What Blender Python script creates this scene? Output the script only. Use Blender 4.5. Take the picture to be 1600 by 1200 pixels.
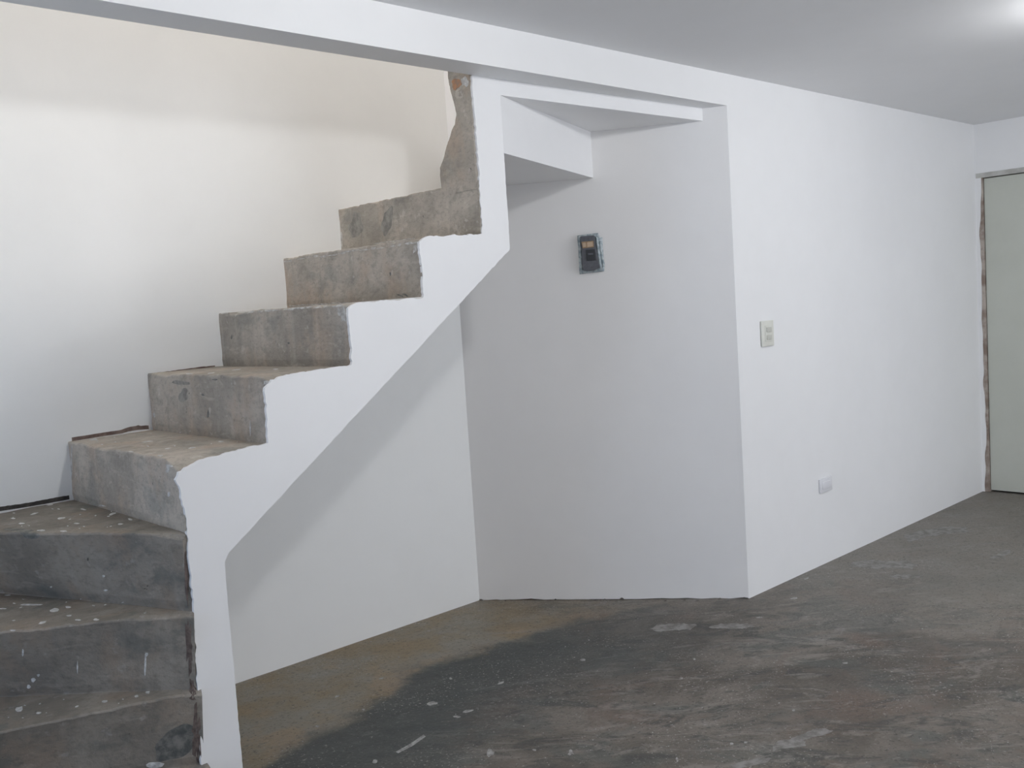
import bpy, bmesh, math, random
from mathutils import Vector, Matrix, noise
from mathutils.bvhtree import BVHTree

for o in list(bpy.data.objects):
    bpy.data.objects.remove(o)
scene = bpy.context.scene
col = scene.collection
random.seed(7)

# ------------------------------------------------------------------ camera
# Working units ("u"): eye height 1.5.  Every point is multiplied by S to reach
# metres (door 2.05 m, step rise 0.20 m, tread 0.30 m).
S = 0.95
FPX, PITCH, ROLL, YAW = 1496.72, 0.0815059, -0.0640037, 0.817615
EYE = Vector((0, 0, 1.5))
_fw = Vector((math.cos(YAW)*math.cos(PITCH), math.sin(YAW)*math.cos(PITCH), -math.sin(PITCH)))
_r = Vector((math.sin(YAW), -math.cos(YAW), 0))
_u = _r.cross(_fw)
CR = _r*math.cos(ROLL) + _u*math.sin(ROLL)
CU = -_r*math.sin(ROLL) + _u*math.cos(ROLL)
cam_d = bpy.data.cameras.new('camera')
cam = bpy.data.objects.new('camera', cam_d)
col.objects.link(cam)
cam_d.sensor_width = 36
cam_d.lens = 36*FPX/1600
cam_d.clip_start = 0.02
M = Matrix((CR, CU, -_fw)).transposed().to_4x4()
M.translation = EYE*S
cam.matrix_world = M
scene.camera = cam

# ------------------------------------------------------------------ light
scene.view_settings.view_transform = 'Standard'
scene.view_settings.look = 'None'
scene.view_settings.gamma = 1
scene.view_settings.use_curve_mapping = False
scene.view_settings.exposure = 0.0
LAMP_NEAR = (1.61, 1.12, 2.44)      # bulb whose shadows fall in the stair recess
LAMP_FAR = (4.22, 1.00, 2.43)       # bulb glowing at the ceiling's corner of the picture
LAMP_UP = (1.60, 1.50, 4.25)         # warm globe of the upper floor
P_NEAR, P_FAR, P_UP = 280, 300, 50  # emission strengths
COOL, WARM = (0.975, 0.985, 1.0), (1.0, 0.93, 0.85)
world = bpy.data.worlds.new('world')
scene.world = world
world.use_nodes = True
wn = world.node_tree.nodes
wn['Background'].inputs['Color'].default_value = (0.50, 0.66, 1.0, 1)
wn['Background'].inputs['Strength'].default_value = 1.2
def area_light(name, w, h, power, colour, loc, rot):
    d = bpy.data.lights.new(name, 'AREA')
    d.shape = 'RECTANGLE'; d.size = w*S; d.size_y = h*S
    d.energy = power; d.color = colour
    o = bpy.data.objects.new(name, d); col.objects.link(o)
    o.location = Vector(loc)*S; o.rotation_euler = rot
# daylight through the side window; the area light behind the photographer is added fill
area_light('fill_light_behind', 3.0, 2.0, 53, (1.0, .99, .97), (4.4, -2.28, 1.15), (math.radians(90), 0, 0))
area_light('window_daylight_beside', 1.0, .8, 17, (.55, .72, 1.0), (-1.60, 2.35, 1.05), (0, math.radians(-90), 0))

# ------------------------------------------------------------------ helpers
def ray(x, y):
    return (_fw*FPX + CR*(x-800) - CU*(y-600)).normalized()
def onz(x, y, z=0):
    d = ray(x, y); return EYE + d*((z-EYE.z)/d.z)
def ony(x, y, Y):
    d = ray(x, y); return EYE + d*(Y/d.y)
def onx(x, y, X):
    d = ray(x, y); return EYE + d*(X/d.x)

Y0, YS, YD = 2.598, 2.735, 3.69      # room wall, stair side, wall behind the stair
OA, OB = Vector((3.93, Y0)), Vector((3.133, YD))    # the slanting wall of the recess
XD = 6.87                            # door wall
ZB, ZC, ZU, ZT = 2.37, 2.517, 2.72, 5.2
on_n = Vector((OB.y-OA.y, OA.x-OB.x))
def onob(x, y):
    d = ray(x, y)
    return EYE + d*(OA.dot(on_n)/(Vector((d.x, d.y)).dot(on_n)))
def ob(t):                           # point of the slanting wall, 0 = OA, 1 = OB
    return OA.lerp(OB, t)

def link(name, me, mat=None, parent=None):
    o = bpy.data.objects.new(name, me)
    col.objects.link(o)
    if mat:
        for m in (mat if isinstance(mat, (list, tuple)) else [mat]):
            me.materials.append(m)
    if parent: o.parent = parent
    return o

def mk(name, verts, faces, mat, parent=None, scale=S, smooth=False, recalc=True):
    me = bpy.data.meshes.new(name)
    me.from_pydata([Vector(v)*scale for v in verts], [], faces)
    bm = bmesh.new(); bm.from_mesh(me)
    if recalc: bmesh.ops.recalc_face_normals(bm, faces=bm.faces)
    bm.to_mesh(me); bm.free()
    if smooth:
        for p in me.polygons: p.use_smooth = True
    return link(name, me, mat, parent)

def struct(o, kind='structure'):
    o['kind'] = kind
    return o

def box_vf(a, b, off=0):
    x0, y0, z0 = a; x1, y1, z1 = b
    v = [(x0,y0,z0),(x1,y0,z0),(x1,y1,z0),(x0,y1,z0),(x0,y0,z1),(x1,y0,z1),(x1,y1,z1),(x0,y1,z1)]
    f = [(0,3,2,1),(4,5,6,7),(0,1,5,4),(1,2,6,5),(2,3,7,6),(3,0,4,7)]
    return v, [tuple(i+off for i in q) for q in f]

def boxes(name, L, mat, parent=None, scale=S):
    V, F = [], []
    for a, b in L:
        v, f = box_vf(a, b, len(V)); V += v; F += f
    return mk(name, V, F, mat, parent, scale)

def prism(name, plan, z0, z1, mat, parent=None, scale=S):
    n = len(plan)
    V = [(p[0], p[1], z0) for p in plan] + [(p[0], p[1], z1) for p in plan]
    F = [tuple(range(n))[::-1], tuple(range(n, 2*n))] + [(i, (i+1) % n, (i+1) % n+n, i+n) for i in range(n)]
    return mk(name, V, F, mat, parent, scale)

def bevel_box(name, size, r, mat, parent=None, loc=(0,0,0), seg=3):
    """rounded box in metres, centred at loc"""
    bm = bmesh.new()
    bmesh.ops.create_cube(bm, size=1)
    for v in bm.verts:
        v.co = Vector((v.co.x*size[0]+loc[0], v.co.y*size[1]+loc[1], v.co.z*size[2]+loc[2]))
    bmesh.ops.bevel(bm, geom=bm.edges[:], offset=r, segments=seg, affect='EDGES', profile=.5)
    me = bpy.data.meshes.new(name); bm.to_mesh(me); bm.free()
    for p in me.polygons: p.use_smooth = True
    return link(name, me, mat, parent)

def n1(x, s=0.0):
    return noise.noise(Vector((x, s*7.31+0.5, s*3.17)))

def rag(pts, step, amp, seed, closed=True, freq=30):
    """subdivide a 2-D outline and shake it: pts (a, b, ragged?) - flag belongs to the edge that starts there"""
    out = []
    n = len(pts)
    for i in range(n if closed else n-1):
        a, b = pts[i], pts[(i+1) % n]
        A, B = Vector(a[:2]), Vector(b[:2])
        k = amp*(a[2] if len(a) > 2 else 1)
        L = (B-A).length
        m = max(1, int(L/step)) if k else 1
        nr = Vector((-(B-A).y, (B-A).x)).normalized() if L else Vector((0, 0))
        for j in range(m):
            t = j/m
            p = A.lerp(B, t)
            if j and k:
                w = n1((p.x+p.y*1.7)*freq, seed)*.6 + n1((p.x-p.y*1.3)*freq*3.3, seed+2)*.4
                p = p + nr*w*k*2
            out.append(p)
    if not closed: out.append(Vector(pts[-1][:2]))
    return out

# ------------------------------------------------------------------ materials
class NT:
    def __init__(s, name, rough=.6):
        s.m = bpy.data.materials.new(name); s.m.use_nodes = True
        s.t = s.m.node_tree; s.n = s.t.nodes
        s.b = s.n['Principled BSDF']
        s.b.inputs['Roughness'].default_value = rough
        s.pos = s.n.new('ShaderNodeNewGeometry').outputs['Position']
        s.nrm = s.n['Geometry'].outputs['Normal']
    def L(s, a, b): s.t.links.new(a, b)
    def val(s, sock, v):
        if hasattr(v, 'is_output'): s.L(v, sock)
        elif isinstance(v, (tuple, list)) and len(v) == 3 and sock.type == 'RGBA': sock.default_value = (*v, 1)
        else: sock.default_value = v
    def noise(s, scale, detail=4, rough=.55, vec=None, dist=0, col=False):
        k = s.n.new('ShaderNodeTexNoise')
        k.inputs['Scale'].default_value = scale; k.inputs['Detail'].default_value = detail
        k.inputs['Roughness'].default_value = rough; k.inputs['Distortion'].default_value = dist
        s.L(vec or s.pos, k.inputs['Vector'])
        return k.outputs['Color' if col else 'Fac']
    def voro(s, scale, vec=None, feature='F1'):
        k = s.n.new('ShaderNodeTexVoronoi'); k.feature = feature
        k.inputs['Scale'].default_value = scale
        s.L(vec or s.pos, k.inputs['Vector'])
        return k.outputs['Distance']
    def scaled(s, v, loc=(0,0,0), rot=0):
        k = s.n.new('ShaderNodeMapping'); k.vector_type = 'POINT'
        if rot:
            q = s.n.new('ShaderNodeVectorRotate'); q.inputs['Axis'].default_value = (0, 0, 1); q.inputs['Angle'].default_value = rot
            s.L(s.pos, q.inputs['Vector'])
            k.inputs['Scale'].default_value = v; k.inputs['Location'].default_value = loc
            s.L(q.outputs['Vector'], k.inputs['Vector']); return k.outputs['Vector']
        k.inputs['Scale'].default_value = v; k.inputs['Location'].default_value = loc
        s.L(s.pos, k.inputs['Vector']); return k.outputs['Vector']
    def math(s, op, a, b=0, c=0, clamp=False):
        k = s.n.new('ShaderNodeMath'); k.operation = op; k.use_clamp = clamp
        for i, v in enumerate((a, b, c)): s.val(k.inputs[i], v)
        return k.outputs[0]
    def step(s, v, lo, hi):
        k = s.n.new('ShaderNodeMapRange'); k.interpolation_type = 'SMOOTHSTEP'
        s.val(k.inputs['Value'], v); k.inputs['From Min'].default_value = lo; k.inputs['From Max'].default_value = hi
        return k.outputs['Result']
    def mix(s, f, a, b, mode='MIX'):
        k = s.n.new('ShaderNodeMix'); k.data_type = 'RGBA'; k.blend_type = mode
        s.val(k.inputs['Factor'], f); s.val(k.inputs[6], a); s.val(k.inputs[7], b)
        return k.outputs[2]
    def bump(s, h, strength=.3, dist=.004):
        k = s.n.new('ShaderNodeBump'); k.inputs['Strength'].default_value = strength; k.inputs['Distance'].default_value = dist
        s.L(h, k.inputs['Height']); s.L(k.outputs['Normal'], s.b.inputs['Normal'])
    def color(s, c): s.val(s.b.inputs['Base Color'], c); return s
    def sep(s):
        k = s.n.new('ShaderNodeSeparateXYZ'); s.L(s.pos, k.inputs[0]); return k.outputs

def paint(name, c, rough=.55, mott=.02, bump=.12):
    t = NT(name, rough)
    a = t.noise(2.2, 3, .5); b = t.noise(11, 5, .6)
    f = t.step(t.math('ADD', t.math('MULTIPLY', a, .7), t.math('MULTIPLY', b, .3)), .3, .7)
    t.color(t.mix(f, tuple(x*(1-mott) for x in c), tuple(min(1, x*(1+mott*.5)) for x in c)))
    brush = t.noise(26, 5, .6, t.scaled((1, 1, .45)))
    t.bump(t.math('ADD', t.math('MULTIPLY', t.noise(3.5, 3), 2.2), t.math('MULTIPLY', brush, .25)), bump, .006)
    return t.m

M_WHITE = paint('white wall paint', (.865, .865, .865))
M_WALL_BACK = paint('white wall paint, faintly green', (.855, .860, .850))
M_WALL_ALCOVE = paint('white wall paint, faintly warm', (.866, .858, .853))
M_CEIL = paint('white ceiling paint', (.80, .80, .805), .5)
M_STAIRWHITE = paint('white plaster of the stair side', (.87, .87, .875), .5, .02, .2)

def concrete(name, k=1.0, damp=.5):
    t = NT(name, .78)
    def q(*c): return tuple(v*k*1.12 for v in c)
    big = t.noise(2.6, 4, .55, t.scaled((1, 1, 1), (3, 1, 0)))
    c = t.mix(t.step(big, .38, .62), q(.31, .28, .24), q(.46, .415, .355))
    c = t.mix(t.math('MULTIPLY', t.step(t.noise(9, 6, .66, t.scaled((1, 1, 1.5), (6, 2, 9)), .8), .50, .64), .5), c, q(.26, .235, .20))
    c = t.mix(t.math('MULTIPLY', t.step(t.noise(11, 6, .66, t.scaled((.7, .7, 2.2), (1, 7, 2)), .8), .54, .66), .4), c, q(.55, .50, .43))
    warm = t.noise(5.5, 5, .6, t.scaled((1, 1.2, .7), (7, 2, 4)))
    c = t.mix(t.math('MULTIPLY', t.step(warm, .48, .66), .7), c, q(.43, .345, .27))
    grn = t.noise(4.2, 5, .6, t.scaled((1, 1, 1.3), (1, 9, 4)))
    c = t.mix(t.math('MULTIPLY', t.step(grn, .54, .68), damp), c, q(.20, .205, .19))
    strk = t.noise(15, 5, .62, t.scaled((1, 1, .10), (2, 2, 6)))
    c = t.mix(t.math('MULTIPLY', t.step(strk, .52, .70), .22), c, q(.56, .52, .46))
    strd = t.noise(19, 5, .62, t.scaled((1, 1, .12), (8, 1, 3)))
    c = t.mix(t.math('MULTIPLY', t.step(strd, .54, .70), .25), c, q(.22, .205, .18))
    c = t.mix(t.math('MULTIPLY', t.step(t.noise(48, 6, .72, t.scaled((1, 1, 1.6))), .48, .66), .35), c, q(.17, .16, .145))
    c = t.mix(t.math('MULTIPLY', t.step(t.noise(20, 4, .6, t.scaled((1, 1, 1), (4, 4, 1))), .62, .70), .4), c, q(.62, .59, .54))
    pit = t.step(t.voro(17, t.mix(.06, t.pos, t.noise(30, 3, col=True))), .075, .05)
    pit = t.math('MULTIPLY', pit, t.step(t.noise(5, 2), .5, .6))
    c = t.mix(t.math('MULTIPLY', pit, .8), c, (.06, .06, .055))
    # paint spatter lies on the treads
    up = t.n.new('ShaderNodeSeparateXYZ'); t.L(t.nrm, up.inputs[0])
    upf = t.step(up.outputs[2], .3, .8)
    jit = t.mix(.10, t.pos, t.noise(25, 3, col=True), 'ADD')
    sp = t.step(t.voro(24, jit), .10, .07)
    sp = t.math('MULTIPLY', sp, t.step(t.noise(9, 2, .5, t.scaled((1, 1, 1), (2, 5, 8))), .5, .58))
    sp = t.math('MULTIPLY', sp, t.math('ADD', t.math('MULTIPLY', upf, .3), .02))
    c = t.mix(sp, c, (.68, .68, .66))
    t.color(c)
    h = t.math('ADD', t.noise(14, 6, .62), t.math('MULTIPLY', t.noise(80, 4, .7), .4))
    t.bump(t.math('SUBTRACT', h, t.math('MULTIPLY', pit, .6)), .6, .009)
    return t.m
M_CONC = concrete('bare cement of the steps')
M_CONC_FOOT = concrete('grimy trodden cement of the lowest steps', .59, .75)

def smear(name, c, c2, rough=.75, sc=30):
    t = NT(name, rough)
    t.color(t.mix(t.step(t.noise(sc, 5, .65), .35, .65), c, c2))
    t.bump(t.noise(sc*2, 5, .6), .5, .004)
    return t.m
M_DRIP = smear('dried white paint', (.46, .46, .45), (.72, .72, .71), .75, 60)
M_DARKGAP = smear('dark open joint', (.035, .032, .03), (.09, .08, .07))
M_REDGAP = smear('reddish brown bare mortar', (.13, .085, .07), (.25, .19, .16))
M_GREYBLUE = smear('pale blue old paint', (.45, .52, .52), (.66, .70, .70))

def floor_mat():
    t = NT('stained cement floor', .62)
    x, y, z = t.sep()
    wob = t.noise(1.6, 5, .6)
    wob2 = t.noise(4.5, 5, .62, t.scaled((1, 1, 1), (5, 3, 0)))
    # general grey-brown ground with greenish and reddish drifts, trowel sweeps along one direction
    RA = .75
    c = t.mix(t.step(t.noise(1.3, 6, .62, t.scaled((1, 1.5, 1), (2, 2, 0)), 1.0), .38, .62), (.098, .083, .066), (.180, .157, .130))
    c = t.mix(t.math('MULTIPLY', t.step(t.noise(2.0, 6, .62, t.scaled((1, 1.6, 1), (9, 1, 0), RA), 1.2), .50, .62), .6), c, (.090, .100, .091))
    c = t.mix(t.math('MULTIPLY', t.step(t.noise(2.7, 5, .6, t.scaled((1, 1, 1), (4, 8, 0)), .8), .52, .66), .65), c, (.150, .106, .080))
    c = t.mix(t.math('MULTIPLY', t.step(t.noise(5, 7, .66, t.scaled((.7, 1.6, 1), (2, 8, 0), RA), 1.5), .50, .62), .75), c, (.056, .056, .050))
    c = t.mix(t.math('MULTIPLY', t.step(t.noise(6, 7, .68, t.scaled((.6, 1.8, 1), (7, 3, 0), RA), 1.6), .52, .64), .6), c, (.26, .24, .21))
    # lighter, greyer towards the door wall and along the long wall
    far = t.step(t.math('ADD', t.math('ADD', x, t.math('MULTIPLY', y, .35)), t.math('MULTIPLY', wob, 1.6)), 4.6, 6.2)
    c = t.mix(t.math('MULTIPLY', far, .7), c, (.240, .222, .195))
    # signed distance from the dark stain's line (runs along the front of the recess)
    # line u through (1.567,2.966)-(2.579,3.322): normal (-.332,.943)
    d = t.math('ADD', t.math('ADD', t.math('MULTIPLY', x, -.30/S), t.math('MULTIPLY', y, .954/S)), -2.365)
    d2 = t.math('ADD', t.math('ADD', t.math('MULTIPLY', x, .239/S), t.math('MULTIPLY', y, .971/S)), -3.70)
    d = t.math('MAXIMUM', d, d2)
    dn = t.math('ADD', d, t.math('MULTIPLY', t.math('SUBTRACT', wob, .5), .38))
    dn = t.math('ADD', dn, t.math('MULTIPLY', t.math('SUBTRACT', wob2, .5), .28))
    left = t.step(t.math('ADD', x, t.math('MULTIPLY', wob2, .8)), 4.05, 3.0)
    dark = t.math('MULTIPLY', t.math('MULTIPLY', t.step(dn, -.85, -.25), t.step(dn, .05, -.07)), left)
    c = t.mix(t.math('MULTIPLY', dark, .85), c, (.052, .060, .057))
    brown = t.math('MULTIPLY', t.step(dn, -.06, .06), left)
    bc = t.mix(t.step(t.noise(2.4, 4, .6, t.scaled((1, 1, 1), (1, 6, 0))), .4, .62), (.250, .190, .112), (.250, .228, .185))
    bc = t.mix(t.math('MULTIPLY', t.step(t.noise(3.4, 4, .6, t.scaled((1, 1, 1), (8, 6, 0))), .54, .66), .6), bc, (.33, .235, .14))
    c = t.mix(t.math('MULTIPLY', brown, .92), c, bc)
    # worn light streaks
    st = t.step(t.noise(2.6, 6, .68, t.scaled((.8, 2.2, 1), (3, 3, 0), RA), 1.2), .60, .70)
    c = t.mix(t.math('MULTIPLY', st, .32), c, (.28, .275, .265))
    # fine grain and crumbs
    c = t.mix(t.math('MULTIPLY', t.step(t.noise(34, 7, .78), .50, .66), .38), c, (.040, .037, .033))
    c = t.mix(t.math('MULTIPLY', t.step(t.noise(55, 5, .75, t.scaled((1, 1, 1), (5, 5, 0))), .57, .70), .42), c, (.33, .31, .28))
    gm = t.step(t.noise(2.3, 4, .6, t.scaled((1, 1, 1), (3, 11, 0))), .42, .62)
    c = t.mix(t.math('MULTIPLY', t.math('MULTIPLY', t.step(t.noise(95, 3, .6, t.scaled((1, 1, 1), (1, 5, 0))), .60, .68), gm), .75), c, (.42, .40, .37))
    c = t.mix(t.math('MULTIPLY', t.step(t.noise(75, 3, .6, t.scaled((1, 1, 1), (8, 2, 0))), .58, .68), .6), c, (.035, .032, .028))
    cr = t.math('MULTIPLY', t.step(t.voro(34, t.mix(.08, t.pos, t.noise(40, 3, col=True), 'ADD')), .13, .08), t.step(t.noise(3.2, 4, .6, t.scaled((1, 1, 1), (11, 5, 0))), .5, .6))
    c = t.mix(t.math('MULTIPLY', cr, .8), c, (.46, .45, .42))
    t.color(c)
    t.val(t.b.inputs['Roughness'], t.math('ADD', t.math('MULTIPLY', wob2, .35), .42))
    t.bump(t.math('ADD', t.noise(7, 6, .62), t.math('MULTIPLY', t.noise(60, 5, .7), .4)), .5, .010)
    return t.m
M_FLOOR = floor_mat()

def plain(name, c, rough=.5, c2=None, sc=20, metal=0, **kw):
    t = NT(name, rough)
    c2 = c2 or tuple(x*.88 for x in c)
    t.color(t.mix(t.step(t.noise(sc, 4, .6), .3, .7), c2, c))
    t.b.inputs['Metallic'].default_value = metal
    for k, v in kw.items(): t.b.inputs[k.replace('_', ' ')].default_value = v
    return t.m
M_DOOR = plain('grey green door paint', (.58, .595, .53), .5, (.55, .565, .50), 3)
M_FRAME = plain('dusty grey door frame', (.56, .555, .52), .6, (.42, .41, .38), 14)
M_STAINW = smear('brown stained bare jamb', (.25, .19, .155), (.50, .44, .39), .7, 9)
M_CREAM = plain('cream switch plastic', (.72, .72, .655), .35, (.69, .69, .63))
M_OUTLET = plain('white outlet plastic', (.78, .78, .80), .35, (.74, .74, .77))
M_DARKGREY = plain('dark grey breaker plastic', (.115, .12, .14), .45, (.08, .085, .10), 60)
M_BLACK = plain('black plastic', (.02, .024, .03), .4)
M_COPPER = plain('tan paper sticker', (.40, .27, .16), .6, (.30, .19, .11), 90)
M_TAN = plain('pale tan print', (.55, .42, .30), .6)
M_SCREW = plain('screw metal', (.12, .12, .12), .4, metal=.8)
M_SOCKET = plain('white lamp socket', (.75, .75, .74), .4)

def film_mat():
    t = NT('cloudy blue plastic film', .22)
    t.color(t.mix(t.step(t.noise(55, 4, .6), .35, .65), (.34, .42, .46), (.72, .79, .82)))
    t.b.inputs['Alpha'].default_value = .66
    t.bump(t.noise(70, 4, .6), .7, .004)
    return t.m
M_FILM = film_mat()

def glow(name, c, st):
    t = NT(name, .4); t.color(t.mix(t.noise(5), (.8, .8, .8), (.85, .85, .85)))
    t.b.inputs['Emission Color'].default_value = (*c, 1); t.b.inputs['Emission Strength'].default_value = st
    return t.m

# ------------------------------------------------------------------ setting
XW, YF = -1.5, -2.2                  # wall beside and wall behind the photographer
f_nx, f_ny = 90, 64
V, F = [], []
for j in range(f_ny+1):
    for i in range(f_nx+1):
        X = XW-.15 + (XD+.3-XW)*i/f_nx; Y = YF-.15 + (YD+.3-YF)*j/f_ny
        h = noise.noise(Vector((X*1.3, Y*1.3, 3)))*.005
        edge = min(1, max(0, (min(XD-X, YD-Y, abs(Y0-Y) if X > OA.x else 1))/.3))
        V.append((X, Y, h*edge - .001))
for j in range(f_ny):
    for i in range(f_nx):
        a = j*(f_nx+1)+i; F.append((a, a+1, a+f_nx+2, a+f_nx+1))
floor = struct(mk('floor', V, F, M_FLOOR, smooth=True, recalc=False))
sm = floor.modifiers.new('thickness', 'SOLIDIFY'); sm.thickness = .08; sm.offset = -1

struct(boxes('ceiling', [((XW-.15, YF-.15, ZC), (XD+.15, Y0, ZU))], M_CEIL))
struct(boxes('ceiling_upper', [((XW-.15, YF-.15, ZT), (XD+.15, YD+.15, ZT+.15))], M_CEIL))
# beam over the stair opening, its back edge drawn in a little towards the recess
bx = Vector((3.863, 2.69))
struct(prism('trim_1', [(XW, Y0), (OA.x, Y0), (bx.x, bx.y), (2.60, YS), (XW, YS)], ZB, ZU, M_WHITE))
bpy.data.objects['trim_1'].name = 'ceiling_beam'

def wavy_wall(name, A, B, back, z0, z1, mat, base=0.0, seed=1, nz=40, nx=60, amp=.0018):
    """hand-trowelled wall: front face A-B (plan) as a slightly wavy grid, ragged foot, solid behind"""
    A, B = Vector(A), Vector(B); d = (B-A); L = d.length; nr = Vector((d.y, -d.x)).normalized()
    V, F = [], []
    for j in range(nz+1):
        t = j/nz; z = z0 + (z1-z0)*(t*t*.6+t*.4)
        for i in range(nx+1):
            s = i/nx; p = A + d*s
            k = amp*(noise.noise(Vector((p.x*2.2, p.y*2.2, z*2+seed)))+.4*noise.noise(Vector((p.x*7, p.y*7, z*7+seed))))
            if i in (0, nx): k = 0
            zz = z
            if j == 0 and base:
                w = n1(s*L*22, seed)*.6 + n1(s*L*70, seed+3)*.4
                zz = max(0, base*(.35+w*1.5))
            q = p + nr*k
            V.append((q.x, q.y, zz))
    for j in range(nz):
        for i in range(nx):
            a = j*(nx+1)+i; F.append((a, a+1, a+nx+2, a+nx+1))
    o = len(V)
    b0, b1 = back
    V += [(b0[0], b0[1], z0), (b1[0], b1[1], z0), (b1[0], b1[1], z1), (b0[0], b0[1], z1)]
    F.append((o, o+1, o+2, o+3))
    F.append(tuple(nz*(nx+1)+i for i in range(nx+1)) + (o+2, o+3))
    F.append(tuple(j*(nx+1) for j in range(nz, -1, -1)) + (o, o+3))
    F.append(tuple(j*(nx+1)+nx for j in range(nz+1)) + (o+2, o+1))
    F.append(tuple(range(nx, -1, -1)) + (o, o+1))
    return struct(mk(name, V, F, mat))

wall_right = wavy_wall('wall_right', (OA.x, Y0), (XD, Y0), ((4.04, Y0+.15), (XD, Y0+.15)), -.02, ZC+.1, M_WHITE, 0, 2)
wall_alcove = wavy_wall('wall_alcove', OB, OA, ((3.27, YD+.12), (4.10, Y0+.05)), 0, ZT, M_WALL_ALCOVE, .010, 5, nz=60)
wall_back = wavy_wall('wall_back', (XW, YD), (OB.x, YD), ((XW, YD+.15), (OB.x+.12, YD+.15)), -.02, ZT, M_WALL_BACK, 0, 8, nz=60, nx=90)
# wall with the door
struct(boxes('wall_far', [((XD, YF, 2.19), (XD+.14, Y0, ZT)), ((XD, YF, 0), (XD+.14, 1.66, 2.19)), ((XD, 2.592, 0), (XD+.14, Y0+.15, 2.19))], M_WHITE))
# walls the photograph does not show: behind and beside the photographer
vx0, vx1, vz0, vz1 = 2.85, 5.95, .10, 2.20
struct(boxes('wall_front', [((XW, YF-.15, 0), (vx0, YF, ZT)), ((vx1, YF-.15, 0), (XD, YF, ZT)), ((vx0, YF-.15, 0), (vx1, YF, vz0)), ((vx0, YF-.15, vz1), (vx1, YF, ZT))], M_WHITE))
struct(boxes('fill_window', [((vx0, YF-.06, vz0), (vx0+.05, YF-.02, vz1)), ((vx1-.05, YF-.06, vz0), (vx1, YF-.02, vz1)), ((vx0, YF-.06, vz0), (vx1, YF-.02, vz0+.05)), ((vx0, YF-.06, vz1-.05), (vx1, YF-.02, vz1)), ((4.38, YF-.06, vz0), (4.42, YF-.02, vz1))], M_FRAME))  # unseen opening and frame, added to carry the fill light
wy0, wy1, wz0, wz1 = 1.92, 2.78, .50, 1.60
struct(boxes('wall_left', [((XW-.15, YF, 0), (XW, wy0, ZT)), ((XW-.15, wy1, 0), (XW, YD, ZT)), ((XW-.15, wy0, 0), (XW, wy1, wz0)), ((XW-.15, wy0, wz1), (XW, wy1, ZT))], M_WHITE))
w1 = struct(boxes('window_1', [((XW-.10, wy0, wz0), (XW-.05, wy0+.05, wz1)), ((XW-.10, wy1-.05, wz0), (XW-.05, wy1, wz1)), ((XW-.10, wy0, wz0), (XW-.05, wy1, wz0+.05)), ((XW-.10, wy0, wz1-.05), (XW-.05, wy1, wz1)), ((XW-.10, 2.33, wz0), (XW-.05, 2.37, wz1))], M_FRAME))
struct(boxes('wall_upper', [((OA.x, Y0, ZU), (XD, Y0+.12, ZT))], M_WHITE))

# ------------------------------------------------------------------ door
dr = bpy.data.objects.new('door_1', None); col.objects.link(dr)
dr['kind'] = 'structure'
dY0, dY1, dZ = 1.70, 2.552, 2.158
def dpart(name, L, mat):
    return boxes(name, L, mat, dr)
leaf = dpart('door_leaf', [((XD+.018, dY0, .012), (XD+.058, dY1-.004, dZ-.006))], M_DOOR)
dpart('frame_head', [((XD-.004, 1.66, dZ), (XD+.10, 2.592, 2.19))], M_FRAME)
dpart('frame_jamb', [((XD+.004, 1.66, 0), (XD+.10, dY0-.004, dZ))], M_FRAME)
dpart('frame_jamb', [((XD+.004, dY1, 0), (XD+.10, 2.592, dZ))], M_STAINW)
dpart('door_backing', [((XD+.09, 1.66, 0), (XD+.13, 2.592, 2.19))], M_DARKGAP)
# ragged plaster lapping over the stained jamb
pl = [(0.0, 2.598)] + [(z, 0) for z in [i*.025 for i in range(0, 88)]]
edge = []
for z, _ in pl[1:]:
    w = .5+.5*n1(z*2.6, 4)+.35*n1(z*9, 6)
    y = 2.592 - .036*max(0.05, min(1, w*1.1 if z > 1.2 else w*1.25))
    edge.append((y, z))
V = []; F = []
for y, z in edge:
    V += [(XD-.003, y, z), (XD-.003, 2.5985, z), (XD+.006, y+.002, z), (XD+.006, 2.5985, z)]
for i in range(len(edge)-1):
    a = 4*i; b = a+4
    F += [(a, a+1, b+1, b), (a, b, b+2, a+2), (a+2, b+2, b+3, a+3), (a+1, a+3, b+3, b+1)]
F += [(0, 2, 3, 1), (len(V)-4, len(V)-3, len(V)-1, len(V)-2)]
mk('plaster_edge', V, F, M_WHITE, dr)

# ------------------------------------------------------------------ staircase
stair = bpy.data.objects.new('staircase', None); col.objects.link(stair)
stair.location = (1.26*S, YS*S, 0)
stair['label'] = 'bare cement staircase with white plastered side rising along the back wall'
stair['category'] = 'staircase'
def spart(o):
    o.parent = stair
    o.matrix_parent_inverse = Matrix.Translation(stair.location).inverted()
    return o

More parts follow.
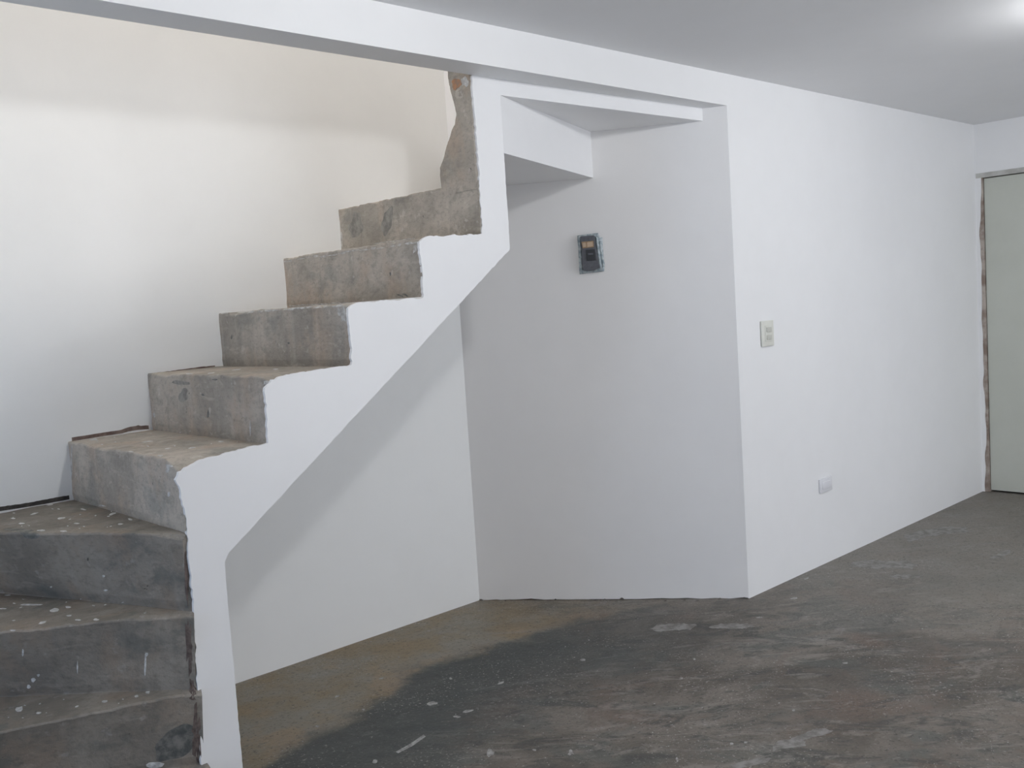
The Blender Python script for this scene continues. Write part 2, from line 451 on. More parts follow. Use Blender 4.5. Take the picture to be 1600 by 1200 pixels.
def step_mesh(name, base, top, back, z0, z1, sag=0.0, seed=0, n=130, chip=1.0, zbot=None, mat=None):
    """base/top/back: plan lines ((inner),(outer)); a worn, chipped cement step swept along them"""
    rings = []
    for i in range(n+1):
        t = i/n
        B = Vector(base[0]).lerp(Vector(base[1]), t); T = Vector(top[0]).lerp(Vector(top[1]), t); K = Vector(back[0]).lerp(Vector(back[1]), t)
        s = (Vector(top[1])-Vector(top[0])).length*t
        fwd = (K-T); fl = fwd.length; fwd = fwd/fl if fl > 1e-6 else Vector((1, 0))
        c1 = n1(s*16, seed)*.5 + n1(s*48, seed+1)*.35
        big = max(0, n1(s*5.5, seed+5)-.22)*.05*chip
        drop = sag*max(0, 1-t/.16)**2
        nz = z1 - .003 + c1*.007*chip - drop - big*.3
        rec = .002 + abs(c1)*.011*chip + big*.25
        ring = []
        zb = z0-.03 if zbot is None else zbot
        ring.append((B, zb)); ring.append((B, z0))
        m = 9
        for j in range(1, m):
            k = j/m; zz = z0 + (nz-.006-z0)*k
            p = B.lerp(T, k)
            w = noise.noise(Vector((s*6, zz*6, seed*3.1)))*.004 + noise.noise(Vector((s*22, zz*22, seed*1.7)))*.0018
            fil = .006*(1-k)**6
            ring.append((p - fwd*(w+fil), zz))
        ring.append((T + fwd*.001*c1, nz-.006)); ring.append((T + fwd*(rec*.4), nz-.002)); ring.append((T + fwd*rec, nz))
        for j in range(1, 8):
            k = j/7
            p = (T+fwd*rec).lerp(K, k)
            w = noise.noise(Vector((p.x*9, p.y*9, seed)))*.003 + noise.noise(Vector((p.x*30, p.y*30, seed)))*.0012
            ring.append((p, z1 - .003 - drop*(1-k)**2 + w*(1 if k < 1 else 0)))
        ring.append((K, (z1-.03) if zbot is None else zbot))
        rings.append([(p.x, p.y, z) for p, z in ring])
    m = len(rings[0])
    V = [p for r_ in rings for p in r_]
    F = []
    for i in range(n):
        for j in range(m):
            a = i*m+j; b = i*m+(j+1) % m
            F.append((a, b, b+m, a+m))
    F.append(tuple(range(m))); F.append(tuple(range(n*m, n*m+m))[::-1])
    return spart(mk(name, V, F, mat or M_CONC, smooth=False))

yi, yo = YS+.004, YD+.002
RX = [1.200, 1.520, 1.838, 2.158, 2.458]
RZ = [0.890, 1.108, 1.330, 1.548, 1.768, 1.984]
steps = []
for i in range(5):
    x = RX[i]; xb = RX[i+1]+.02 if i < 4 else 2.585
    sag = (.050, .022, .006, .006, .0)[i]
    steps.append(step_mesh('step', ((x, yi), (x, yo)), ((x, yi), (x, yo)), ((xb, yi), (xb, yo)), RZ[i], RZ[i+1], sag, i+1, zbot=None if i < 4 else 1.74))
# winders at the foot, turning about the post
PV = (1.197, YS+.004)
def to_y(a, b, Y):
    t = (Y-a[1])/(b[1]-a[1]); return (a[0]+(b[0]-a[0])*t, Y)
def to_x(a, b, X):
    t = (X-a[0])/(b[0]-a[0]); return (X, a[1]+(b[1]-a[1])*t)
t3 = to_y((1.187, 2.745), (.848, 3.32), yo); b3 = to_y((1.192, 2.755), (.877, 3.51), yo)
t2 = to_x((1.173, 2.69), (.742, 3.02), .23); b2 = to_x((1.169, 2.732), (.759, 3.167), .23)
t1 = to_x((1.16, 2.72), (.685, 2.893), .23); b1 = to_x((1.17, 2.735), (.70, 2.99), .23)
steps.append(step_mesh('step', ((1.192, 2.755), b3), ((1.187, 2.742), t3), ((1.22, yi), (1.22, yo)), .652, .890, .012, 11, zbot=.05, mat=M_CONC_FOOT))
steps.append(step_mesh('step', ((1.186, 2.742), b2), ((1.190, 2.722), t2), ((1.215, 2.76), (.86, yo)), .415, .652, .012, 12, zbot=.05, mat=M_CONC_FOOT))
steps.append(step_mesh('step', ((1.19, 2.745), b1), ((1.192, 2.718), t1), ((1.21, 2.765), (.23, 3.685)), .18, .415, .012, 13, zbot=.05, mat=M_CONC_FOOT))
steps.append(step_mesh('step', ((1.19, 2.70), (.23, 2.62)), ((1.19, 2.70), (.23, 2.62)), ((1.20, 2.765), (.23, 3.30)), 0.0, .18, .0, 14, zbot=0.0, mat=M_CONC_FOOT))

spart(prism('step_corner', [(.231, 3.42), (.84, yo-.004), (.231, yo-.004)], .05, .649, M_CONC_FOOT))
# winders at the head, hanging over the recess
PT = (2.600, YS)
P1 = onob(925, 244); P1 = (P1.x, P1.y)
OBu = (OB.x, OB.y)
spart(prism('landing_slab', [(2.47, YS+.02), (2.60, YS+.02), OBu, (2.47, YD)], 1.87, 1.975, M_STAIRWHITE))
spart(prism('winder_slab', [PT, P1, OBu], 2.09, 2.196, M_STAIRWHITE))
spart(prism('winder_slab', [PT, (bx.x, bx.y), P1], 2.31, 2.42, M_STAIRWHITE))
spart(prism('winder_riser', [PT, P1, (P1[0]-.03, P1[1]+.045), (2.602, YS+.03)], 2.196, 2.31, M_STAIRWHITE))
spart(prism('winder_riser', [PT, P1, (P1[0]-.03, P1[1]+.045), (2.602, YS+.03)], 2.31, 2.42, M_CONC))
spart(prism('winder_riser', [(2.570, YS+.02), (2.592, YS+.02), (OB.x-.006, OB.y-.016), (OB.x-.026, OB.y-.002)], 1.975, 2.204, M_CONC))

# sloping underside
def soff(x): return .812 + .7248*(x-1.343)
sp_poly = [(1.312, soff(1.312)), (2.60, soff(2.60)), (2.60, soff(2.60)+.15), (1.312, soff(1.312)+.15)]
V = [(x, YS+.012, z) for x, z in sp_poly] + [(x, YD, z) for x, z in sp_poly]
spart(mk('soffit', V, [(0,1,2,3), (4,7,6,5), (0,4,5,1), (1,5,6,2), (2,6,7,3), (3,7,4,0)], M_STAIRWHITE))

# white plastered side: one outline, ragged where the paint meets bare cement
def ys(x, y, k=1): p = ony(x, y, YS); return (p.x, p.z, k)
out = [(1.195, 0, 1)] + [ys(*q) for q in [(315, 1200), (309, 1080), (303, 960), (297, 890), (293, 838), (289, 800), (283, 772), (274, 750), (279, 738), (300, 726), (330, 714), (375, 702), (419, 692),
      (418, 655), (415, 622), (414, 606), (425, 593), (450, 585), (500, 577), (549, 570),
      (549, 540), (545, 505), (544, 482), (556, 474), (600, 470), (661, 465), (661, 430), (657, 400), (655, 378), (668, 369), (700, 368), (753, 365),
      (752, 330), (748, 260), (743, 190), (738, 140)]]
out += [(2.462, ZB, 0), (2.600, ZB, 0), (2.600, 2.09, .35), (2.600, 1.735, 0), (2.598, 1.718, .35), (1.326, soff(1.326), 0), (1.309, .772, .25), (1.308, 0, 0)]
o2 = rag(out, .010, .0045, 3)
n = len(o2)
bmk = bmesh.new()
fr = [bmk.verts.new((p.x*S, YS*S, p.y*S)) for p in o2]
bmk.faces.new(fr)
ext = bmesh.ops.extrude_face_region(bmk, geom=bmk.faces[:])
for v in [g for g in ext['geom'] if isinstance(g, bmesh.types.BMVert)]: v.co.y += .012*S
bmesh.ops.recalc_face_normals(bmk, faces=bmk.faces)
me = bpy.data.meshes.new('stair_side'); bmk.to_mesh(me); bmk.free()
side = spart(link('stair_side', me, M_STAIRWHITE))
# the post below the side, a wall's thickness deep
spart(boxes('post', [((1.206, YS+.011, 0), (1.307, YS+.13, .78))], M_STAIRWHITE))
spart(boxes('post', [((2.475, YS+.011, 1.72), (2.600, YS+.07, ZB))], M_STAIRWHITE))

# broken stub of the wall above the last step, bare cement end
stub_px = [(701, 116), (702, 128), (705, 145), (711, 165), (714, 178), (711, 195), (706, 205), (701, 222), (696, 238), (692, 252), (688, 262), (688, 275), (690, 292)]
stub = [(YS+.010, 1.95, 0), (YS+.010, 2.50, 0)]
pts = [onx(*q, 2.458) for q in stub_px]
stub += [(p.y, p.z, .8) for p in pts]
stub.insert(2, (stub[2][0], 2.50, 0))
stub += [(pts[-1].y, 1.95, 0)]
so = rag(stub, .006, .0025, 9)
nl = 6
V, F = [], []
cy = YS+.05
for k in range(nl+1):
    x = 2.456 + .12*k/nl
    for p in so:
        inset = .0015*k*k*(1 if p.x > YS+.03 else 0)
        V.append((x + noise.noise(Vector((p.x*14, p.y*14, 2)))*.003*(k == 0), p.x - inset, p.y))
m = len(so)
for k in range(nl):
    for j in range(m):
        a = k*m+j; b = k*m+(j+1) % m; F.append((a, b, b+m, a+m))
F += [tuple(range(m)), tuple(range(nl*m, nl*m+m))[::-1]]
stub_o = spart(mk('wall_stub', V, F, M_CONC))

# ------------------------------------------------------------------ marks on the stair
bpy.context.view_layer.update()
def bvh_of(objs):
    V, F = [], []
    for o in objs:
        k = len(V); V += [o.matrix_world @ v.co for v in o.data.vertices]
        F += [tuple(i+k for i in p.vertices) for p in o.data.polygons]
    return BVHTree.FromPolygons(V, F)
BV = bvh_of(steps + [stub_o, side])
BVw = bvh_of([wall_back, wall_alcove, wall_right])
BVf = bvh_of([floor])
def hit(bv, x, y):
    loc, nr, i, d = bv.ray_cast(EYE*S, ray(x, y))
    if loc is not None and nr.dot(ray(x, y)) > 0: nr = -nr
    return loc, nr

def decal_obj(name, outlines, mat, bv, lift=.0008, parent=None, rings=1, kind='stuff'):
    """each outline (pixels) is laid on the surface it lies on: a thin crust with its own edge"""
    V, F = [], []
    for pts in outlines:
        m = len(pts)
        cx = sum(q[0] for q in pts)/m; cy = sum(q[1] for q in pts)/m
        c0, cn = hit(bv, cx, cy)
        if c0 is None: continue
        L = []
        for k in range(rings, 0, -1):
            for q in pts:
                for w in (1, .85, .7, .55, .4, .25, .1, 0):
                    l, nr = hit(bv, cx+(q[0]-cx)*w*k/rings, cy+(q[1]-cy)*w*k/rings)
                    if l is not None and nr.dot(cn) > .5 and abs((l-c0).dot(cn)) < .012: break
                L.append(l + cn*lift)
        b = len(V)
        V += L + [c0 + cn*lift] + [p - cn*(lift+.0015) for p in L[:m]]
        for k in range(rings-1):
            F += [(b+k*m+i, b+k*m+(i+1) % m, b+(k+1)*m+(i+1) % m, b+(k+1)*m+i) for i in range(m)]
        z = b+(rings-1)*m; c = b+rings*m
        F += [(z+i, z+(i+1) % m, c) for i in range(m)]
        F += [(b+i, c+1+i, c+1+(i+1) % m, b+(i+1) % m) for i in range(m)]
        F.append(tuple(range(c+1, c+1+m))[::-1])
    o = mk(name, V, F, mat, parent, 1)
    o['kind'] = kind
    return o
def blob(x, y, a, b, ang=0, n=9, rough=.3):
    L = []
    for i in range(n):
        t = 2*math.pi*i/n; r_ = 1+rough*random.uniform(-1, 1)
        u, v = a*math.cos(t)*r_, b*math.sin(t)*r_
        c, s = math.cos(ang), math.sin(ang)
        L.append((x+u*c-v*s, y+u*s+v*c))
    return L
def sblob(x, y, a, b, ang=0, n=28, rough=.3, seed=1):
    L = []
    for i in range(n):
        t = 2*math.pi*i/n
        r_ = 1 + rough*(n1(math.cos(t)*1.3+9, seed) + n1(math.sin(t)*1.6+4, seed+3))*1.2 + .06*n1(i*.9, seed+5)
        u, v = a*math.cos(t)*r_, b*math.sin(t)*r_
        c, s_ = math.cos(ang), math.sin(ang)
        L.append((x+u*c-v*s_, y+u*s_+v*c))
    return L
R = random.Random(4)
drips = [blob(121, 1042, 1.2, 10), blob(227, 1040, 1.6, 20), blob(229, 1022, 2.5, 3), blob(52, 1062, 3.5, 4), blob(45, 1073, 3, 3), blob(60, 1055, 2, 2),
         blob(36, 1020, 1.5, 6), blob(264, 772, 1.6, 4), blob(391, 668, .9, 12), blob(231, 1082, 4, 2, -.2), blob(213, 1088, 3, 1.5, -.2), blob(164, 1096, 5, 2.2, -.1),
         blob(30, 1108, 6, 3.5, -.3), blob(60, 1114, 4, 1.5, -.2), blob(120, 1104, 4, 1.2, -.4), blob(84, 954, 7, 3, -.1), blob(48, 945, 19, 1.4, -.02), blob(106, 949, 4, 1.5), blob(108, 962, 4, 1.2),
         blob(150, 968, 4, 1.6), blob(67, 973, 6, 1.6, -.2), blob(122, 969, 5, 1), blob(176, 803, 5, 1.6, -.35), blob(188, 819, 4, 1, -.1), blob(204, 812, 4, 1.2, .2),
         blob(96, 810, 6, 1.3, -.1), blob(53, 803, 6, 1.2, -.3), blob(130, 796, 4, 1, .2), blob(78, 789, 5, 1, -.1), blob(34, 818, 5, 1.2), blob(160, 790, 5, .9, .2), blob(120, 818, 4, .8), blob(20, 810, 4, 1),
         blob(64, 829, 6, 1), blob(100, 830, 5, 1), blob(20, 985, 5, 1.2), blob(5, 951, 5, 1), blob(12, 930, 4, .8),
         blob(146, 687, 6, 1.5, -.1), blob(250, 712, 4, 1), blob(262, 701, 6, 1, -.1), blob(230, 690, 10, .8, -.1), blob(300, 700, 5, 1, -.1), blob(345, 690, 4, .9), blob(205, 706, 4, 1),
         blob(240, 1195, 14, 5, -.1), blob(241, 648, 1.5, 3.5), blob(330, 583, 6, .8, -.1), blob(370, 578, 8, .7, -.1), blob(295, 584, 6, .8), blob(430, 577, 4, .8),
         blob(165, 922, 3, 1.5), blob(80, 917, 1.5, 1.2), blob(162, 900, 2, 2)]
for _ in range(46):
    which = R.random()
    if which < .4: x, y = R.uniform(0, 200), R.uniform(794, 830)
    elif which < .7: x, y = R.uniform(0, 240), R.uniform(935, 972)
    elif which < .85: x, y = R.uniform(0, 200), R.uniform(1092, 1125)
    else: x, y = R.uniform(130, 380), R.uniform(672, 700)
    drips.append(blob(x, y, R.uniform(.8, 2.4), R.uniform(.35, .7), R.uniform(-.3, .2), 7))
spart(decal_obj('paint_splatter', drips, M_DRIP, BV))
# white smears where the wall paint ran onto the riser edges
sm = [blob(538, 494, 5, 13, .1, 13, .5), blob(532, 487, 4, 9, 0, 11, .5), blob(528, 352, 2.5, 26, .02, 15, .4), blob(533, 376, 2, 11, .0, 9, .4),
      blob(650, 388, 3, 8, .2, 11, .5), blob(417, 598, 6, 5, .2, 11, .5), blob(262, 734, 3, 7, .0, 9, .4), blob(266, 728, 7, 3, .2, 9, .5), blob(112, 730, 1.2, 40, .02, 15, .4)]
for i in range(16):
    x = 340 + i*13 + R.uniform(-4, 4)
    if x < 540: sm.append(blob(x, 489 - (x-340)*.065 + R.uniform(0, 2), R.uniform(4, 9), R.uniform(.8, 1.8), -.08, 9, .5))
for i in range(17):
    x = 442 + i*13 + R.uniform(-4, 4)
    if x < 655: sm.append(blob(x, 407 - (x-442)*.145 + R.uniform(0, 3), R.uniform(4, 8), R.uniform(.7, 1.6), -.15, 9, .5))
for i in range(12):
    x = 455 + i*8
    sm.append(blob(x, 478 - (x-455)*.055, R.uniform(4, 8), R.uniform(.8, 1.6), -.1, 9, .5))
for i in range(7):
    x = 590 + i*9
    sm.append(blob(x, 380 - (x-590)*.13, R.uniform(4, 7), R.uniform(.8, 1.6), -.1, 9, .5))
spart(decal_obj('paint_smear', sm, smear('thin smeared paint', (.42, .40, .37), (.66, .65, .62), .75, 45), BV))
spart(decal_obj('old_paint', [blob(344, 550, 3, 17, .05, 13, .4), blob(531, 372, 3.5, 14, .0, 13, .4)], M_GREYBLUE, BV))
# chipped dark hollows
hol = [sblob(49, 835, 15, 6, .15), blob(30, 829, 22, 2.5, .03, 11, .4), blob(626, 462, 5, 1.2, .3, 7, .4), blob(634, 461, 5, 1.5, .5, 7, .4), blob(451, 536, 2, 2), blob(610, 428, 1.2, 3), blob(325, 647, 1.8, 6), blob(362, 527, 1.2, 4), blob(317, 617, 2, 1.6), blob(336, 593, 4, 1.5)]
spart(decal_obj('chipped_hollow', hol, smear('dark damp cement', (.13, .132, .122), (.24, .235, .215), .8, 40), BV, .0006, rings=5))
spart(decal_obj('grime', [blob(296, 1010, 5, 42, -.05, 21, .45), blob(301, 1085, 5, 30, -.05, 19, .45), blob(307, 1150, 6, 46, -.04, 21, .45), blob(292, 905, 3, 40, -.05, 19, .4)], smear('reddish brown grime', (.085, .065, .058), (.19, .145, .125), .8, 35), BV, .0006, rings=4))
spart(decal_obj('worn_patch', [sblob(287, 618, 9, 9, .3, 26, .4, 7), sblob(285, 598, 12, 3.5, .1, 26, .4, 9), sblob(556, 352, 11, 20, .1, 26, .4, 5), sblob(605, 345, 9, 22, .25, 26, .4, 8)], smear('worn grey cement', (.22, .212, .19), (.36, .34, .30), .8, 26), BV, .0004, rings=6))
spart(decal_obj('damp_patch', [sblob(274, 1162, 32, 20, -.6, 30, .4, 4)], smear('dark green grey cement', (.085, .09, .085), (.21, .20, .185), .8, 30), BV, .0005, rings=6))
# bare orange brick and filler at the top of the stub
spart(decal_obj('bare_brick', [blob(714, 131, 7, 9, .1, 15, .3)], smear('orange brick dust', (.30, .22, .17), (.56, .27, .13), .8, 45), BV, .0012))
spart(decal_obj('filler', [blob(727, 128, 6, 7, .3, 13, .35)], M_DRIP, BV, .0018))

# bare ragged joints where the wall paint stops above the treads
def joint(name, px, mat, w, seed, bv=BVw, parent=None):
    V, F = [], []
    for i in range(len(px)-1):
        a, b = px[i], px[i+1]
        m = max(2, int(math.hypot(b[0]-a[0], b[1]-a[1])/4))
        for j in range(m):
            t = j/m; x = a[0]+(b[0]-a[0])*t; y = a[1]+(b[1]-a[1])*t
            k = w*(a[2]+(b[2]-a[2])*t)*(.55+.9*abs(n1(x*.09+y*.07, seed))+.5*n1(x*.4, seed+1))
            l, nr = hit(bv, x, y)
            if l is None: continue
            V += [l + nr*.001 + Vector((0, 0, max(.0005, k))), l + nr*.001 - Vector((0, 0, .012)), l - nr*.002 + Vector((0, 0, max(.0005, k))), l - nr*.002 - Vector((0, 0, .012))]
    n_ = len(V)//4
    for i in range(n_-1):
        a = 4*i; b = a+4
        F += [(a, b, b+1, a+1), (a, a+2, b+2, b), (a+2, a+3, b+3, b+2), (a+1, b+1, b+3, a+3)]
    F += [(0, 1, 3, 2), (4*n_-4, 4*n_-2, 4*n_-1, 4*n_-3)]
    o = mk(name, V, F, mat, parent, 1); o['kind'] = 'stuff'
    return o
spart(joint('bare_joint', [(-30, 801, .8), (0, 793, .8), (40, 787, .5), (70, 782, 1), (112, 774, .7)], M_DARKGAP, .0045, 1))
spart(joint('bare_joint', [(112, 684, .3), (150, 678, .3), (190, 672, .4), (200, 669, 1.4), (212, 667, 2.0), (224, 666, 1), (236, 665, .4)], M_REDGAP, .0032, 2))
spart(joint('bare_joint', [(236, 584, .6), (270, 580, .9), (310, 574, .5), (340, 571, .3)], M_REDGAP, .0035, 3))

# crumbs along the foot of the slanting wall
crumbs = [(972, 936, 7, 4), (945, 937, 5, 2.5), (930, 938, 9, 2), (868, 937, 4, 2.5), (836, 937, 4, 2), (1125, 936, 5, 3), (1160, 934, 8, 3), (1168, 931, 7, 4), (752, 938, 6, 3), (790, 939, 3, 1.5), (1010, 939, 6, 1.2), (1040, 939, 5, 1.2), (1090, 939, 6, 1.3), (1070, 938, 4, 1.5)]
V, F = [], []
for (x, y, a, b) in crumbs:
    p = onz(x, y, 0)*S
    d = (OA-OB).normalized(); w = a*.0019; h = b*.0022
    k = len(V); c = Vector((p.x, p.y, 0)); dx = Vector((d.x, d.y, 0))*w; dy = Vector((-on_n.normalized().x, -on_n.normalized().y, 0))*h*.9
    V += [c-dx, c+dx*.8+dy*.3, c+dx*.2+dy, c-dx*.6+dy*.8, c+Vector((0, 0, h))+dx*.15, c+Vector((0, 0, h*.8))-dx*.4+dy*.4]
    F += [(k, k+1, k+2, k+3), (k, k+4, k+1), (k+1, k+4, k+2), (k+2, k+4, k+5), (k+2, k+5, k+3), (k+3, k+5, k), (k, k+5, k+4)]
cr = mk('mortar_crumbs', V, F, smear('dark mortar crumbs', (.05, .045, .04), (.22, .20, .18), .9, 80), None, 1)
cr['kind'] = 'stuff'; cr['label'] = 'dark mortar crumbs along the foot of the slanting recess wall'; cr['category'] = 'debris'

# worn cement skins and dried drips on the floor (flat crusts of the floor itself)
def jag(poly, seed=0):
    out = []
    for i, a in enumerate(poly):
        b = poly[(i+1) % len(poly)]
        m = max(1, int(math.hypot(b[0]-a[0], b[1]-a[1])/3))
        for j in range(m):
            t = j/m; x = a[0]+(b[0]-a[0])*t; y = a[1]+(b[1]-a[1])*t
            out.append((x + 4*n1(x*.13+y*.31, seed), y + 2.0*n1(x*.17+i, seed+2) + 1.2*n1(x*.6, seed+4)))
    return out
def fl(name, L, mat, lift=.0008):
    L = [jag(p, i) if name == 'cement_skin' else p for i, p in enumerate(L)]
    o = decal_obj(name, L, mat, BVf, lift)
    o.parent = floor
    return o
pal = smear('pale cement skin', (.16, .152, .138), (.29, .28, .262), .7, 24)
fl('cement_skin', [[(1205, 1166), (1214, 1158), (1235, 1154), (1252, 1147), (1268, 1140), (1290, 1138), (1300, 1142), (1286, 1148), (1272, 1152), (1256, 1157), (1258, 1166), (1240, 1168), (1222, 1170), (1210, 1175)],
   [(1140, 1196), (1160, 1190), (1185, 1184), (1206, 1186), (1196, 1193), (1175, 1197), (1150, 1202)],
   [(1326, 886), (1336, 877), (1360, 875), (1392, 877), (1420, 878), (1434, 882), (1424, 888), (1395, 887), (1370, 890), (1345, 886)],
   [(1390, 900), (1410, 898), (1440, 899), (1436, 903), (1400, 904)],
   [(1018, 982), (1030, 976), (1060, 974), (1090, 976), (1080, 983), (1050, 985), (1030, 988)], [(1105, 980), (1130, 975), (1165, 974), (1180, 978), (1160, 983), (1120, 982)],
   [(1410, 838), (1440, 828), (1470, 824), (1510, 823), (1512, 830), (1480, 834), (1440, 840), (1420, 846)],
   [(1545, 872), (1560, 864), (1580, 858), (1575, 866), (1555, 874)]], pal)
dl = [[(618, 1175), (640, 1163), (662, 1148), (665, 1151), (644, 1166), (622, 1177)], blob(704, 1060, 2.5, 1.5), blob(568, 1109, 2.5, 1.5), blob(496, 1135, 3, 1.3), blob(527, 1088, 4, 1.2, -.4), blob(596, 1060, 4, .9, -.3), blob(783, 1067, 6, 1.6, -.3), blob(732, 1111, 8, 2, -.2), blob(714, 1120, 5, 1.5), blob(676, 1099, 8, 3, -.2), blob(586, 1190, 4, 2.5), blob(767, 1176, 5, 6, .6, 9, .5), blob(892, 1176, 4, 4, .5, 9, .6), blob(835, 1172, 3, 1.5), blob(910, 1031, 4, 2), blob(1085, 1030, 2, 1.5), blob(1320, 1036, 4, 1.5), blob(1240, 1110, 2, 1.5), blob(1185, 965, 6, 1), blob(1240, 935, 6, 1.5, -.2), blob(1260, 904, 4, 1, -.3), blob(1065, 1060, 2.5, 1.5), blob(1058, 1187, 2, 3), blob(1143, 1162, 3, 2), blob(1165, 1160, 3, 1.5)]
for _ in range(90):
    x = R.uniform(420, 1600); y = R.uniform(980, 1198)
    dl.append(blob(x, y, R.uniform(.6, 1.5), R.uniform(.4, .8), R.uniform(-.4, .2), 6))
fl('paint_drops', dl, smear('dusty dried drops', (.24, .23, .215), (.46, .45, .43), .75, 60))

# ------------------------------------------------------------------ things on the walls
def thing(name, label, cat, loc, rotz):
    o = bpy.data.objects.new(name, None); col.objects.link(o)
    o.location = loc; o.rotation_euler = (0, 0, rotz); o.empty_display_size = .05
    o['label'] = label; o['category'] = cat
    return o
# circuit breaker under plastic, on the slanting wall (local x along wall, -y out of it)
p = onob(923.5, 396)*S
tdir = (OA-OB).normalized()
br = thing('circuit_breaker', 'dark grey circuit breaker wrapped in cloudy blue plastic film on the recess wall', 'circuit breaker', p, math.atan2(tdir.y, tdir.x))
W, H = .114, .178
V, F = [], []; nx, nz = 18, 26
for j in range(nz+1):
    for i in range(nx+1):
        u, v = i/nx, j/nz
        x = (u-.5)*W*(1+.03*n1(v*4, 1)); z = (v-.5)*H + .006*(u-.5)
        if u > .88 and v > .86: z -= .022*(v-.86)/.14
        y = -.004 - .004*abs(noise.noise(Vector((u*5, v*4, 1)))) - .006*abs(noise.noise(Vector((u*9, v*1.5, 4))))
        if .04 < u < .96 and .03 < v < .97: y -= .003
        V.append((x, y, z))
for j in range(nz):
    for i in range(nx):
        a = j*(nx+1)+i; F.append((a, a+1, a+nx+2, a+nx+1))
bk = mk('backing_film', V, F, M_FILM, br, 1, True)
s_ = bk.modifiers.new('thickness', 'SOLIDIFY'); s_.thickness = .0012; s_.offset = 1
# body: plate narrower at top, rounded foot
def pr(name, pts, y0, y1, mat, parent):
    n = len(pts)
    V = [(x, y0, z) for x, z in pts] + [(x, y1, z) for x, z in pts]
    F = [tuple(range(n)), tuple(range(n, 2*n))[::-1]] + [(i, i+n, (i+1) % n+n, (i+1) % n) for i in range(n)]
    o = mk(name, V, F, mat, parent, 1)
    b_ = o.modifiers.new('soft', 'BEVEL'); b_.width = .0015; b_.segments = 2; b_.limit_method = 'ANGLE'
    return o
body = pr('body', [(-.043, .078), (-.040, .080), (.020, .080), (.024, .076), (.026, .040), (.030, 0), (.034, -.04), (.040, -.066), (.038, -.070), (.022, -.074), (.008, -.080), (-.012, -.081), (-.030, -.077), (-.040, -.068), (-.041, -.03), (-.038, .02)], -.005, -.034, M_DARKGREY, br)
pr('toggle_block', [(-.020, .016), (.022, .016), (.024, -.034), (-.018, -.034)], -.034, -.040, M_BLACK, br)
tg = pr('toggle', [(-.010, .000), (.014, .000), (.014, -.010), (-.010, -.010)], -.039, -.048, M_DARKGREY, br)
st_ = pr('sticker', [(-.038, .054), (.018, .055), (.018, .026), (-.034, .024)], -.0345, -.0352, M_COPPER, br)
pr('sticker_print', [(-.012, .050), (.014, .051), (.014, .030), (-.012, .029)], -.0352, -.0356, M_TAN, br)
pr('sticker_print', [(-.033, .048), (-.018, .049), (-.018, .030), (-.032, .029)], -.0352, -.0356, M_TAN, br)
for (x, z) in ((-.006, .068), (.002, -.066)):
    pr('screw', [(x+.0042*math.cos(i*.524), z+.0042*math.sin(i*.524)) for i in range(12)], -.033, -.036, M_SCREW, br)
# folds of film hugging the sides of the body
for (x0, x1, z0, z1, yy) in ((-.050, -.041, -.074, .078, -.022), (.026, .046, -.070, .072, -.030), (.044, .056, -.066, .052, -.016)):
    V, F = [], []
    for j in range(21):
        v = j/20; z = z0+(z1-z0)*v
        for i in range(5):
            u = i/4
            V.append((x0+(x1-x0)*u + .003*n1(v*6, x0*50) - .010*(v-.5)*(x0 > 0), -.006 + (yy+.006)*math.sin(math.pi*u)*(.75+.4*n1(v*7, x1*60)), z))
    for j in range(20):
        for i in range(4):
            a = j*5+i; F.append((a, a+1, a+6, a+5))
    o = mk('film_fold', V, F, M_FILM, br, 1, True)
    s_ = o.modifiers.new('thickness', 'SOLIDIFY'); s_.thickness = .001

# light switch on the long wall
a, b = ony(1188, 522, Y0), ony(1207, 522, Y0); c, d = ony(1198, 501, Y0), ony(1198, 541, Y0)
sw_w, sw_h = (b.x-a.x)*S*.98, (c.z-d.z)*S
p = ony(1197.5, 521, Y0)*S
sw = thing('light_switch', 'cream double light switch at shoulder height on the long white wall', 'light switch', p, 0)
bevel_box('plate', (sw_w, .009, sw_h), .003, M_CREAM, sw, (0, -.0045, 0))
bevel_box('insert', (sw_w*.56, .004, sw_h*.64), .0015, M_CREAM, sw, (0.002, -.010, 0))
M_CREAM2 = plain('darker cream rocker', (.60, .60, .54), .35)  # rockers are a darker cream than the plate
for k in (1, -1):
    r_ = bevel_box('rocker', (sw_w*.40, .007, sw_h*.19), .0015, M_CREAM2, sw, (0.002, -.0125, k*sw_h*.15))
    r_.rotation_euler = (math.radians(0), 0, 0)

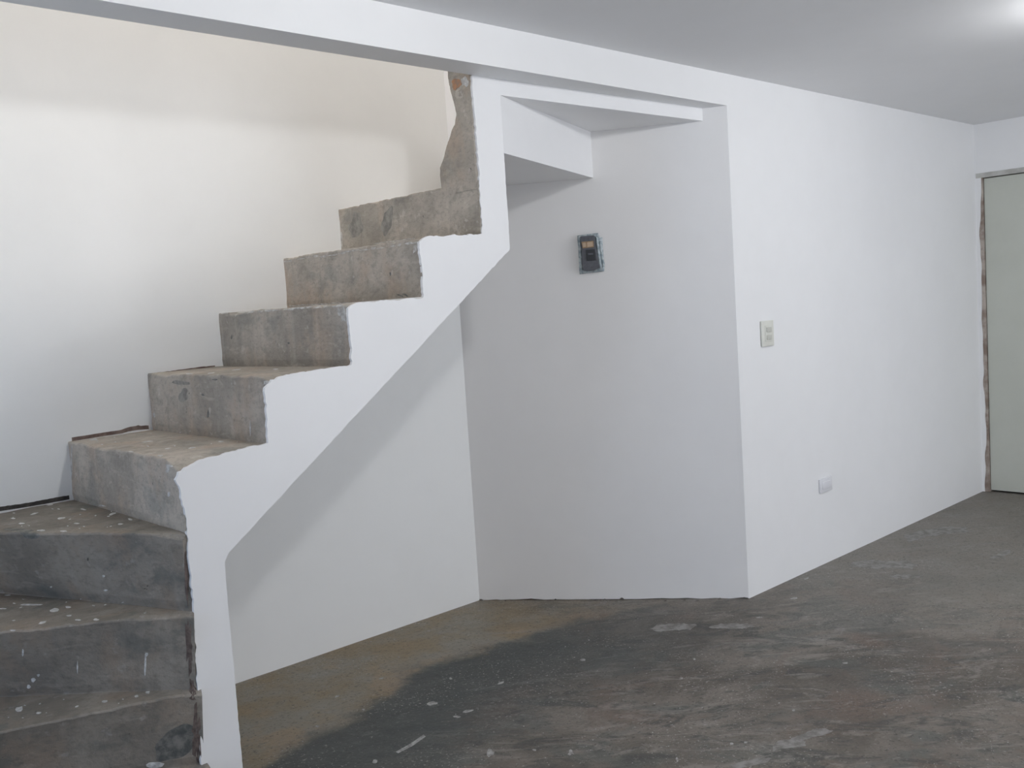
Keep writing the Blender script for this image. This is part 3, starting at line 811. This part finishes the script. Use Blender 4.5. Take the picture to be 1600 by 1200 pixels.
# low white outlet cover
a, b = ony(1279, 757, Y0), ony(1298, 757, Y0); c, d = ony(1288, 746, Y0), ony(1288, 768, Y0)
ow, oh = (b.x-a.x)*S, (c.z-d.z)*S
p = ony(1288.5, 757, Y0)*S
ou = thing('power_outlet', 'small white power outlet low on the long white wall', 'power outlet', p, 0)
bevel_box('plate', (ow, .010, oh), .003, M_OUTLET, ou, (0, -.005, 0))
bevel_box('insert', (ow*.70, .006, oh*.52), .0015, M_OUTLET, ou, (0, -.011, 0))

# ------------------------------------------------------------------ lamps (all just out of the picture)
def bulb(label, pos, c, st, zc, rad=.042):
    x, y, z = [q*S for q in pos]
    o = thing('ceiling_lamp', label, 'lamp', (x, y, zc*S), 0)
    L = [(.0, 0), (.055, 0), (.055, .012), (.030, .020), (.022, .050), (0, .050)]
    V, F = [], []; n = 20
    for r_, d in L:
        for i in range(n): V.append((r_*math.cos(2*math.pi*i/n), r_*math.sin(2*math.pi*i/n), -d))
    for j in range(len(L)-1):
        for i in range(n):
            a = j*n+i; b = j*n+(i+1) % n; F.append((a, b, b+n, a+n))
    mk('socket', V, F, M_SOCKET, o, 1)
    if zc*S - z > .3:
        boxes('cord', [((-.004, -.004, z - zc*S + rad), (.004, .004, -.04))], M_BLACK, o, 1)
    bm = bmesh.new(); bmesh.ops.create_icosphere(bm, subdivisions=3, radius=rad)
    for v in bm.verts:
        if v.co.z > 0: v.co.z *= 1.25; k = 1-.35*max(0, v.co.z/(rad*1.25)); v.co.x *= k; v.co.y *= k
        v.co.z += z - zc*S
    me = bpy.data.meshes.new('bulb'); bm.to_mesh(me); bm.free()
    for q in me.polygons: q.use_smooth = True
    link('bulb', me, glow('lit bulb', c, st), o)
bulb('bare white bulb on the ceiling in front of the stair', LAMP_NEAR, COOL, P_NEAR, ZC, .057)
bulb('bare white bulb on the ceiling towards the door', LAMP_FAR, COOL, P_FAR, ZC)
bulb('warm globe lamp on the ceiling of the upper floor', LAMP_UP, WARM, P_UP, ZT, .22)
